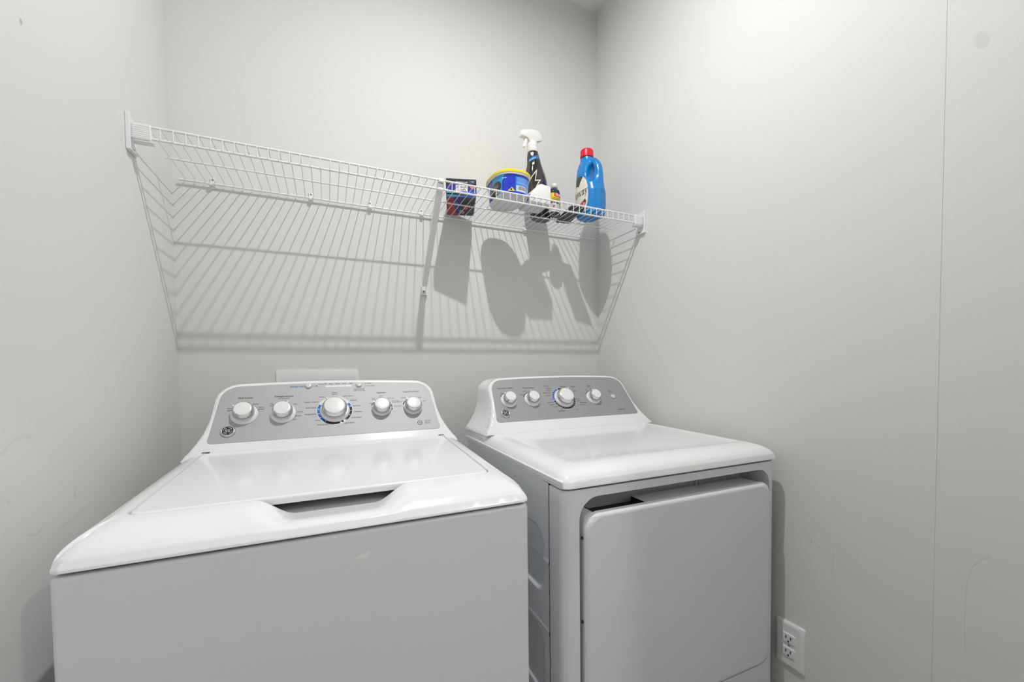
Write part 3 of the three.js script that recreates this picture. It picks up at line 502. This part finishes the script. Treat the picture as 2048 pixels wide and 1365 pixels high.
// tub of stain remover
{
  const g = thing('stain_remover_tub', 'squat oval blue and white tub with yellow lid on the wire shelf', 'tub', [1.036, DECK, 0.217], 0.0);
  const map = canvas(1024, 512, (x, w, h) => {
    x.fillStyle = '#1436c8'; x.fillRect(0, 0, w, h);
    const o = w * 0.5;     // the half that faces the room
    x.fillStyle = '#2aa7e6'; x.beginPath(); x.moveTo(o + 20, 0); x.lineTo(o + 150, 0); x.quadraticCurveTo(o + 100, 260, o + 120, h); x.lineTo(o, h); x.fill();
    x.fillStyle = '#3b3a38'; x.beginPath(); x.ellipse(o + 45, 330, 62, 190, 0.1, 0, 7); x.fill(); x.fillStyle = '#77726a'; x.fillRect(o + 18, 240, 60, 90); x.fillStyle = '#c9ac3f'; x.fillRect(o + 30, 430, 50, 40);
    x.fillStyle = '#fff'; x.font = 'bold 40px sans-serif'; x.fillText('3X', o + 120, 120);
    x.fillStyle = '#f2d428'; x.beginPath(); x.moveTo(o + 170, 470); x.lineTo(o + 212, 380); x.lineTo(o + 240, 470); x.fill(); x.fillStyle = '#111'; x.fillRect(o + 200, 410, 12, 44);
    x.fillStyle = '#2f86ea'; x.fillRect(o + 240, 60, 190, 420);
    x.fillStyle = '#8cc6f5'; for (let k = 0; k < 13; k++) x.fillRect(o + 250, 80 + k * 17, 120 + 60 * rnd(), 5);
    x.fillStyle = '#dff0ff'; x.fillRect(o + 246, 232, 150, 8); for (let k = 0; k < 8; k++) x.fillRect(o + 350, 330 + k * 17, 40 + 30 * rnd(), 6);
    x.fillStyle = '#f4f4f2'; x.fillRect(o + 246, 320, 92, 140); for (let k = 0; k < 22; k++) { x.fillStyle = ['#2b2b2b', '#4a4436', '#7a6a3d'][k % 3]; x.fillRect(o + 254 + k * 3.6, 334, 1 + 2 * rnd(), 96); }
    x.fillStyle = '#1436c8'; x.fillRect(o + 440, 0, 80, h);
  });
  const lm = new THREE.MeshPhysicalMaterial({ map, roughness: 0.3, clearcoat: 0.3, clearcoatRoughness: 0.2 });
  const tubWhite = std([0.80, 0.80, 0.81], 0.4), yellow = std([0.92, 0.78, 0.02], 0.35);
  const TH = 0.074, S = (t, o = 0) => [mix(0.059, 0.066, t) + o, mix(0.083, 0.089, t) + o];
  const T2 = [[0, -0.012], [0, -0.004], [0.03, 0], [0.25, 0], [0.6, 0], [0.9, 0], [0.93, 0]];
  mesh('tub_body', loft(T2.map(([t, o], k) => ovalLoop(...S(t, o), k === 0 ? 0 : k === 1 ? 0.0012 : t * TH)), { capStart: true, capEnd: true, crease: 0.6 }), tubWhite, g);
  mesh('label', loft([0.05, 0.3, 0.5, 0.7, 0.875].map(t => ovalLoop(...S(t, 0.0005), t * TH)), { crease: 0.6 }), lm, g);
  mesh('white_rim', loft([[0.885, 0.001], [0.885, 0.0042], [0.965, 0.0052], [0.965, 0.001]].map(([t, o]) => ovalLoop(...S(t, o), t * TH)), { crease: 0.5 }), tubWhite, g);
  mesh('lid', loft([[0.966, 0.002, 0.0714], [0.966, 0.0062, 0.0714], [1, 0.0066, 0.0785], [1, 0.0045, 0.0808], [1, -0.002, 0.0812], [1, -0.006, 0.0792]].map(([t, o, y]) => ovalLoop(...S(t, o), y)), { capStart: true, capEnd: true, crease: 0.5 }), yellow, g);
}
// spray bottle
{
  const g = thing('spray_bottle', 'black spray bottle with white trigger head behind the yellow-lidded tub', 'spray bottle', [1.2255, DECK, 0.114], 0.25);
  const lean = (p) => { const k = 0.155 * Math.max(p.y - 0.006, 0); return V(p.x - k, p.y, p.z); };
  const prof = [[0, 0.040, 0.027], [0.004, 0.045, 0.031], [0.03, 0.047, 0.032], [0.10, 0.048, 0.033], [0.150, 0.047, 0.033], [0.175, 0.043, 0.031], [0.195, 0.035, 0.027], [0.212, 0.029, 0.024], [0.230, 0.027, 0.022], [0.246, 0.024, 0.020], [0.258, 0.019, 0.018], [0.264, 0.015, 0.015]];
  const bodyMap = canvas(1024, 1024, (x, w, h) => {
    x.fillStyle = '#0d0d10'; x.fillRect(0, 0, w, h);
    const o = 0.5 * w, Y = y => h - y / 0.264 * h;
    x.fillStyle = '#262523'; x.beginPath(); x.ellipse(o + 140, Y(0.08), 180, 470, 0, 0, 7); x.fill();
    x.fillStyle = '#151a4a'; x.fillRect(o + 260, Y(0.15), 90, 460); x.fillStyle = '#3a3733'; x.fillRect(o + 350, Y(0.16), 110, 640);
    x.fillStyle = '#1b6fb5'; x.save(); x.translate(o + 90, Y(0.222)); x.rotate(-0.25); x.fillRect(-90, -24, 330, 50); x.fillStyle = '#7cc7ef'; x.fillRect(-70, -2, 200, 16); x.restore();
    x.strokeStyle = '#e9e4d2'; x.lineWidth = 14; x.beginPath(); x.moveTo(o + 60, Y(0.14)); x.lineTo(o + 190, Y(0.175)); x.lineTo(o + 150, Y(0.135)); x.lineTo(o + 230, Y(0.14)); x.lineTo(o + 150, Y(0.11)); x.stroke();
    x.strokeStyle = '#9fd0ec'; x.lineWidth = 12; x.beginPath(); x.arc(o + 190, Y(0.085), 62, 0, 7); x.stroke(); x.strokeStyle = '#d9b95a'; x.lineWidth = 8; x.beginPath(); x.moveTo(o + 150, Y(0.08)); x.lineTo(o + 230, Y(0.092)); x.stroke();
  });
  const glossBlack = new THREE.MeshPhysicalMaterial({ map: bodyMap, roughness: 0.15, clearcoat: 0.6, clearcoatRoughness: 0.08 });
  mesh('bottle_body', loft(prof.map(([y, a, b]) => ovalLoop(a, b, y, 48, 0.85).map(lean)), { capStart: true, capEnd: true, crease: 0.9, uv: (p, s) => [s, p.y / 0.264] }), glossBlack, g);
  const white = std([0.90, 0.90, 0.89], 0.35);
  mesh('collar', loft([[0.256, 0.0205], [0.258, 0.0212], [0.272, 0.0205], [0.274, 0.0190], [0.276, 0.0190], [0.278, 0.0200], [0.290, 0.0172], [0.297, 0.0150]].map(([y, r]) => ovalLoop(r, r, y, 32, 1).map(lean)), { capStart: true, capEnd: true, crease: 0.5 }), white, g);
  const s = new THREE.Shape();
  [[-0.058, 0.014], [-0.059, 0.026], [-0.050, 0.031], [-0.018, 0.041], [0.012, 0.047], [0.030, 0.046], [0.042, 0.036], [0.047, 0.022], [0.044, 0.018], [0.016, 0.010], [0.012, -0.004], [-0.014, -0.004], [-0.020, 0.008], [-0.034, 0.013]].forEach((p, i) => i ? s.lineTo(...p) : s.moveTo(...p)); s.closePath();
  const head = new THREE.ExtrudeGeometry(s, { depth: 0.016, bevelEnabled: true, bevelSize: 0.003, bevelThickness: 0.003, bevelSegments: 3 }).translate(0, 0, -0.008);
  const hd = lean(V(0.002, 0.293, 0));
  mesh('trigger_head', toCreasedNormals(head, 0.5).rotateZ(0.07).translate(hd.x, hd.y, hd.z), white, g);
  const t = new THREE.Shape(); [[-0.036, 0.013], [-0.026, 0.012], [-0.030, -0.006], [-0.038, -0.022], [-0.043, -0.027], [-0.046, -0.024], [-0.041, -0.010]].forEach((p, i) => i ? t.lineTo(...p) : t.moveTo(...p)); t.closePath();
  mesh('trigger', toCreasedNormals(new THREE.ExtrudeGeometry(t, { depth: 0.008, bevelEnabled: true, bevelSize: 0.0012, bevelThickness: 0.0015, bevelSegments: 2 }), 0.5).translate(0, 0, -0.004).rotateZ(0.07).translate(hd.x, hd.y, hd.z), white, g);
}
// white plastic container
{
  const s = new THREE.Shape(); [[-0.0405, 0.004], [-0.037, 0], [0.036, 0], [0.0395, 0.004], [0.0395, 0.054], [0.036, 0.0595], [0.006, 0.063], [-0.002, 0.061], [-0.035, 0.024], [-0.0405, 0.014]].forEach((p, i) => i ? s.lineTo(...p) : s.moveTo(...p)); s.closePath();
  const geo = toCreasedNormals(new THREE.ExtrudeGeometry(s, { depth: 0.088, bevelEnabled: true, bevelSize: 0.004, bevelThickness: 0.006, bevelSegments: 4 }).translate(0, 0.0045, -0.044), 0.6);
  const g = thing('plastic_container', 'small white plastic container with a sloping shoulder, in front of the spray bottle', 'container', [1.1455, DECK, 0.2145], 0);
  mesh('container_body', geo, std([0.86, 0.86, 0.85], 0.45), g);
  mesh('base_ridge', rbox(0.068, 0.002, 0.080, 0.0008, 0, 0.0010, 0), std([0.76, 0.76, 0.76], 0.5), g);
}
// small bottle
{
  const g = thing('cleaner_bottle', 'small blue bottle with white cap and yellow label on the wire shelf', 'bottle', [1.2590, DECK, 0.169], 0.35);
  const body = std([0.016, 0.022, 0.075], 0.2, { clearcoat: 0.6, clearcoatRoughness: 0.1 });
  mesh('bottle_body', loft([[0, 0.022], [0.002, 0.0245], [0.088, 0.0250], [0.098, 0.0235], [0.106, 0.0175], [0.110, 0.0115], [0.112, 0.0105]].map(([y, r]) => ovalLoop(r, r * 0.72, y, 40, 0.85)), { capStart: true, capEnd: true, crease: 0.8 }), body, g);
  const map = canvas(1024, 512, (x, w, h) => {
    x.fillStyle = '#f0d51c'; x.fillRect(0, 0, w, h * 0.44); x.fillStyle = '#15151c'; x.fillRect(0, h * 0.44, w, h * 0.12); x.fillStyle = '#d6d7d4'; x.fillRect(0, h * 0.5, w, h * 0.5);
    const o = w * 0.75; x.fillStyle = '#d8352f'; x.fillRect(o - 120, -10, 240, 110); x.fillStyle = '#fff'; x.font = 'bold 90px sans-serif'; x.textAlign = 'center'; x.fillText('ZEP', o, 72);
    x.fillStyle = '#2c2a10'; for (let k = 0; k < 3; k++) x.fillRect(o - 190, 130 + k * 34, 330 + 40 * rnd(), 14); x.fillStyle = '#9fb7b2'; x.fillRect(o - 100, 180, 200, 20);
    x.fillStyle = '#555'; for (let k = 0; k < 6; k++) x.fillRect(o + 20, 290 + k * 26, 160 * rnd() + 40, 9); x.fillStyle = '#c83a54'; x.fillRect(o - 170, 300, 90, 70); x.fillStyle = '#d22c36'; x.fillRect(o + 60, 400, 150, 112);
  });
  mesh('label', loft([0.012, 0.03, 0.06, 0.085].map(y => ovalLoop(0.0255, 0.0255 * 0.72, y, 40, 0.85)), { crease: 0.8 }), new THREE.MeshPhysicalMaterial({ map, roughness: 0.4 }), g);
  mesh('cap', lathe([[0, 0.110], [0.0122, 0.110], [0.0122, 0.124], [0.0110, 0.1262], [0, 0.1265]], 28), std([0.90, 0.90, 0.89], 0.4), g);
}
// flat black box lying front to back
{
  const g = thing('flat_box', 'flat black box lying on the shelf beside the blue softener bottle', 'box', [1.3145, DECK, 0.191], -0.171);
  mesh('box_body', rbox(0.058, 0.013, 0.152, 0.0025, 0, 0.0066, 0), std([0.012, 0.012, 0.013], 0.35), g);
  mesh('box_flap', rbox(0.056, 0.011, 0.0015, 0.0005, 0, 0.0066, 0.0763), std([0.02, 0.02, 0.021], 0.4), g);
}
// fabric softener bottle with handle
{
  const g = thing('softener_bottle', 'bright blue fabric softener bottle with red cap near the right wall', 'bottle', [1.400, DECK, 0.213], -1.30);
  g.scale.set(1.04, 1.03, 1.12);
  // distance field: body, shoulder, neck and the handle round its opening; +x is the handle side, +z / -z the broad faces
  const N = 84, S = 0.14, cy = 0.122;
  const mc = new MarchingCubes(N, new THREE.MeshBasicMaterial(), false, false, 400000);
  const smin = (a, b, k) => { const h = clamp(0.5 + 0.5 * (b - a) / k); return mix(b, a, h) - k * h * (1 - h); };
  const cap = (x, y, z, a, b, ra, rb) => { const px = x - a[0], py = y - a[1], pz = z - a[2], bx = b[0] - a[0], by = b[1] - a[1], bz = b[2] - a[2]; const t = clamp((px * bx + py * by + pz * bz) / (bx * bx + by * by + bz * bz)); return Math.hypot(px - bx * t, py - by * t, pz - bz * t) - mix(ra, rb, t); };
  const section = (x, z, cx, a, b) => { const q = Math.pow(Math.pow(Math.abs((x - cx) / a), 2.6) + Math.pow(Math.abs(z / b), 2.6), 1 / 2.6); return (q - 1) * Math.min(a, b); };
  const key = [[0.000, 0, 0.050, 0.040], [0.010, 0, 0.054, 0.0435], [0.05, 0, 0.0565, 0.0455], [0.09, 0, 0.0555, 0.0450], [0.13, -0.004, 0.0485, 0.0425], [0.16, -0.010, 0.0420, 0.0400], [0.185, -0.014, 0.0365, 0.0350], [0.205, -0.016, 0.0300, 0.0290], [0.218, -0.017, 0.0235, 0.0235], [0.240, -0.017, 0.0215, 0.0215]];
  const arm = [[-0.006, 0.214, 0.014], [0.008, 0.2125, 0.0145], [0.020, 0.206, 0.0148], [0.030, 0.195, 0.0148], [0.0365, 0.181, 0.0148], [0.0395, 0.165, 0.0149], [0.0405, 0.148, 0.0153], [0.0395, 0.128, 0.0172], [0.036, 0.100, 0.021]];
  const sdf = (x, y, z) => {
    let k = 0; while (k < key.length - 2 && y > key[k + 1][0]) k++;
    const t = clamp((y - key[k][0]) / (key[k + 1][0] - key[k][0])), a = key[k], b = key[k + 1];
    let d = section(x, z, mix(a[1], b[1], t), mix(a[2], b[2], t), mix(a[3], b[3], t));
    // carved finger opening beside the handle
    const ho = cap(x, y, z, [0.020, 0.155, -0.06], [0.020, 0.155, 0.06], 0.0, 0.0), he = Math.hypot((x - 0.0195 - 0.10 * (0.163 - y)) / 0.0095, (y - 0.163) / 0.033) - 1;
    const hole = he * 0.0095;
    let h = 1;
    for (let q = 0; q < arm.length - 1; q++) h = Math.min(h, cap(x, y, z, [arm[q][0], arm[q][1], 0], [arm[q + 1][0], arm[q + 1][1], 0], arm[q][2], arm[q + 1][2]));
    const pinch = Math.abs(z) - mix(0.05, 0.017, sstep(0.012, 0.034, x) * sstep(0.10, 0.14, y));
    d = Math.max(d, pinch); d = smin(d, h, 0.010);
    d = -smin(-d, hole, 0.006);
    return Math.max(d, -y, y - 0.236);
  };
  const f = mc.field;
  for (let k = 0; k < N; k++) for (let j = 0; j < N; j++) for (let i = 0; i < N; i++) f[k * N * N + j * N + i] = -sdf(((i - N / 2) / (N / 2)) * S, ((j - N / 2) / (N / 2)) * S + cy, ((k - N / 2) / (N / 2)) * S);
  mc.isolation = 0; mc.update();
  let bg = new THREE.BufferGeometry(); const cnt = mc.count;
  bg.setAttribute('position', new THREE.Float32BufferAttribute(Array.from(mc.positionArray.slice(0, cnt * 3)), 3));
  bg.scale(S, S, S).translate(0, cy, 0); bg = mergeVertices(bg, 1e-5); bg.computeVertexNormals();
  mesh('bottle_body', bg, std([0.0, 0.225, 0.62], 0.3, { clearcoat: 0.25, clearcoatRoughness: 0.12 }), g);
  const cm = std([0.78, 0.004, 0.035], 0.35);
  mesh('cap', lathe([[0, 0.232], [0.0245, 0.232], [0.0250, 0.236], [0.0242, 0.259], [0.0225, 0.2635], [0.016, 0.2665], [0, 0.2672]], 40).translate(-0.017, 0, 0), cm, g);
  // label wrapped over the broad face
  const map = canvas(512, 640, (x, w, h) => {
    x.fillStyle = '#e6e2da'; x.fillRect(0, 0, w, h); x.fillStyle = '#4a443c'; x.beginPath(); x.moveTo(0, 0); x.lineTo(w, 0); x.lineTo(w, 20); x.quadraticCurveTo(w * 0.55, 70, w * 0.5, 190); x.quadraticCurveTo(w * 0.3, 130, 0, 210); x.fill();
    x.save(); x.translate(30, 400); x.rotate(-0.12); x.fillStyle = '#23262b'; x.font = 'italic bold 170px serif'; x.fillText('Downy', 0, 0, w - 40); x.restore();
    x.fillStyle = '#d6578e'; x.beginPath(); x.ellipse(330, 545, 130, 60, -0.5, 0, 7); x.fill(); x.fillStyle = '#8a3d5e'; x.beginPath(); x.ellipse(250, 600, 70, 40, 0, 0, 7); x.fill();
    x.fillStyle = '#5a2a22'; x.beginPath(); x.ellipse(420, 500, 44, 62, 0.2, 0, 7); x.fill(); x.fillStyle = '#e9b79a'; x.beginPath(); x.ellipse(412, 522, 26, 36, 0.2, 0, 7); x.fill();
  });
  const pos = [], uvs = [], idx = [], nx = 26, nyy = 30;
  for (let j = 0; j <= nyy; j++) for (let i = 0; i <= nx; i++) {
    const v = j / nyy, y = mix(0.014, 0.150, v), hw = 0.046 * Math.sqrt(Math.max(0.02, 1 - Math.pow(Math.abs(v * 2 - 0.92) / 1.1, 2.4))), x0 = -0.014 - 0.004 * v, x = x0 + mix(-1, 1, i / nx) * hw * 0.92;
    let zl = 0, zh = 0.06; for (let q = 0; q < 26; q++) { const m = (zl + zh) / 2; sdf(x, y, m) < 0 ? zl = m : zh = m; }
    pos.push(x, y, zl + 0.0009); uvs.push(i / nx, v);
  }
  for (let j = 0; j < nyy; j++) for (let i = 0; i < nx; i++) { const a = j * (nx + 1) + i; idx.push(a, a + 1, a + nx + 1, a + 1, a + nx + 2, a + nx + 1); }
  const lg = new THREE.BufferGeometry(); lg.setAttribute('position', new THREE.Float32BufferAttribute(pos, 3)); lg.setAttribute('uv', new THREE.Float32BufferAttribute(uvs, 2)); lg.setIndex(idx); lg.computeVertexNormals();
  const lab = mesh('label', lg, new THREE.MeshPhysicalMaterial({ map, roughness: 0.35, side: THREE.DoubleSide }), g); lab.userData.label = 'cream label with dark lettering';
}

// ------------------------------------------------------------------ wall boxes
{
  const g = thing('washer_outlet_box', 'white plumbing outlet plate on the back wall behind the washer console', 'outlet box', [0.3955, 1.020, 0]);
  const s = new THREE.Shape(); rrect(-0.130, 0.130, -0.095, 0.095, 0.004, 4, 1, 1).forEach((p, i) => i ? s.lineTo(...p) : s.moveTo(...p)); s.closePath();
  const h = new THREE.Path(); rrect(-0.108, 0.108, -0.075, 0.040, 0.006, 4, 1, 1).reverse().forEach((p, i) => i ? h.lineTo(...p) : h.moveTo(...p)); h.closePath(); s.holes.push(h);
  mesh('flange', toCreasedNormals(new THREE.ExtrudeGeometry(s, { depth: 0.004, bevelEnabled: true, bevelSize: 0.001, bevelThickness: 0.001, bevelSegments: 2 }), 0.5), bracketWhite, g);
  mesh('cover', rbox(0.214, 0.113, 0.003, 0.001, 0, -0.0175, 0.0022), bracketWhite, g);
}
{
  const g = thing('wall_outlet', 'white duplex power outlet low on the right wall beside the dryer', 'outlet', [W, 0.331, 0.889], -Math.PI / 2);
  mesh('face_plate', (() => { const L = (d, z) => rrect(-0.0395 + d, 0.0395 - d, -0.064 + d, 0.064 - d, 0.004, 6, 6, 6).map(p => V(p[0], p[1], z)); return loft([L(0, 0), L(0, 0.003), L(0.002, 0.0055), L(0.006, 0.0072), L(0.009, 0.0076)], { capStart: true, capEnd: true, crease: 0.5 }); })(), bracketWhite, g);
  for (const s of [-1, 1]) {
    const r = new THREE.Group(); r.name = 'receptacle'; g.add(r); r.position.y = s * 0.0195;
    mesh('receptacle_body', rbox(0.034, 0.028, 0.006, 0.003, 0, 0, 0.0075), bracketWhite, r);
    for (const x of [-0.0064, 0.0064]) mesh('slot', box(0.0022, 0.008, 0.001, x, 0.003, 0.0108), darkGap, r);
    mesh('slot', new THREE.CylinderGeometry(0.0024, 0.0024, 0.001, 12).rotateX(Math.PI / 2).translate(0, -0.0075, 0.0108), darkGap, r);
  }
  mesh('screw', new THREE.SphereGeometry(0.003, 12, 8).scale(1, 1, 0.5).translate(0, 0, 0.0078), screwSteel, g);
}

renderer.render(scene, camera);
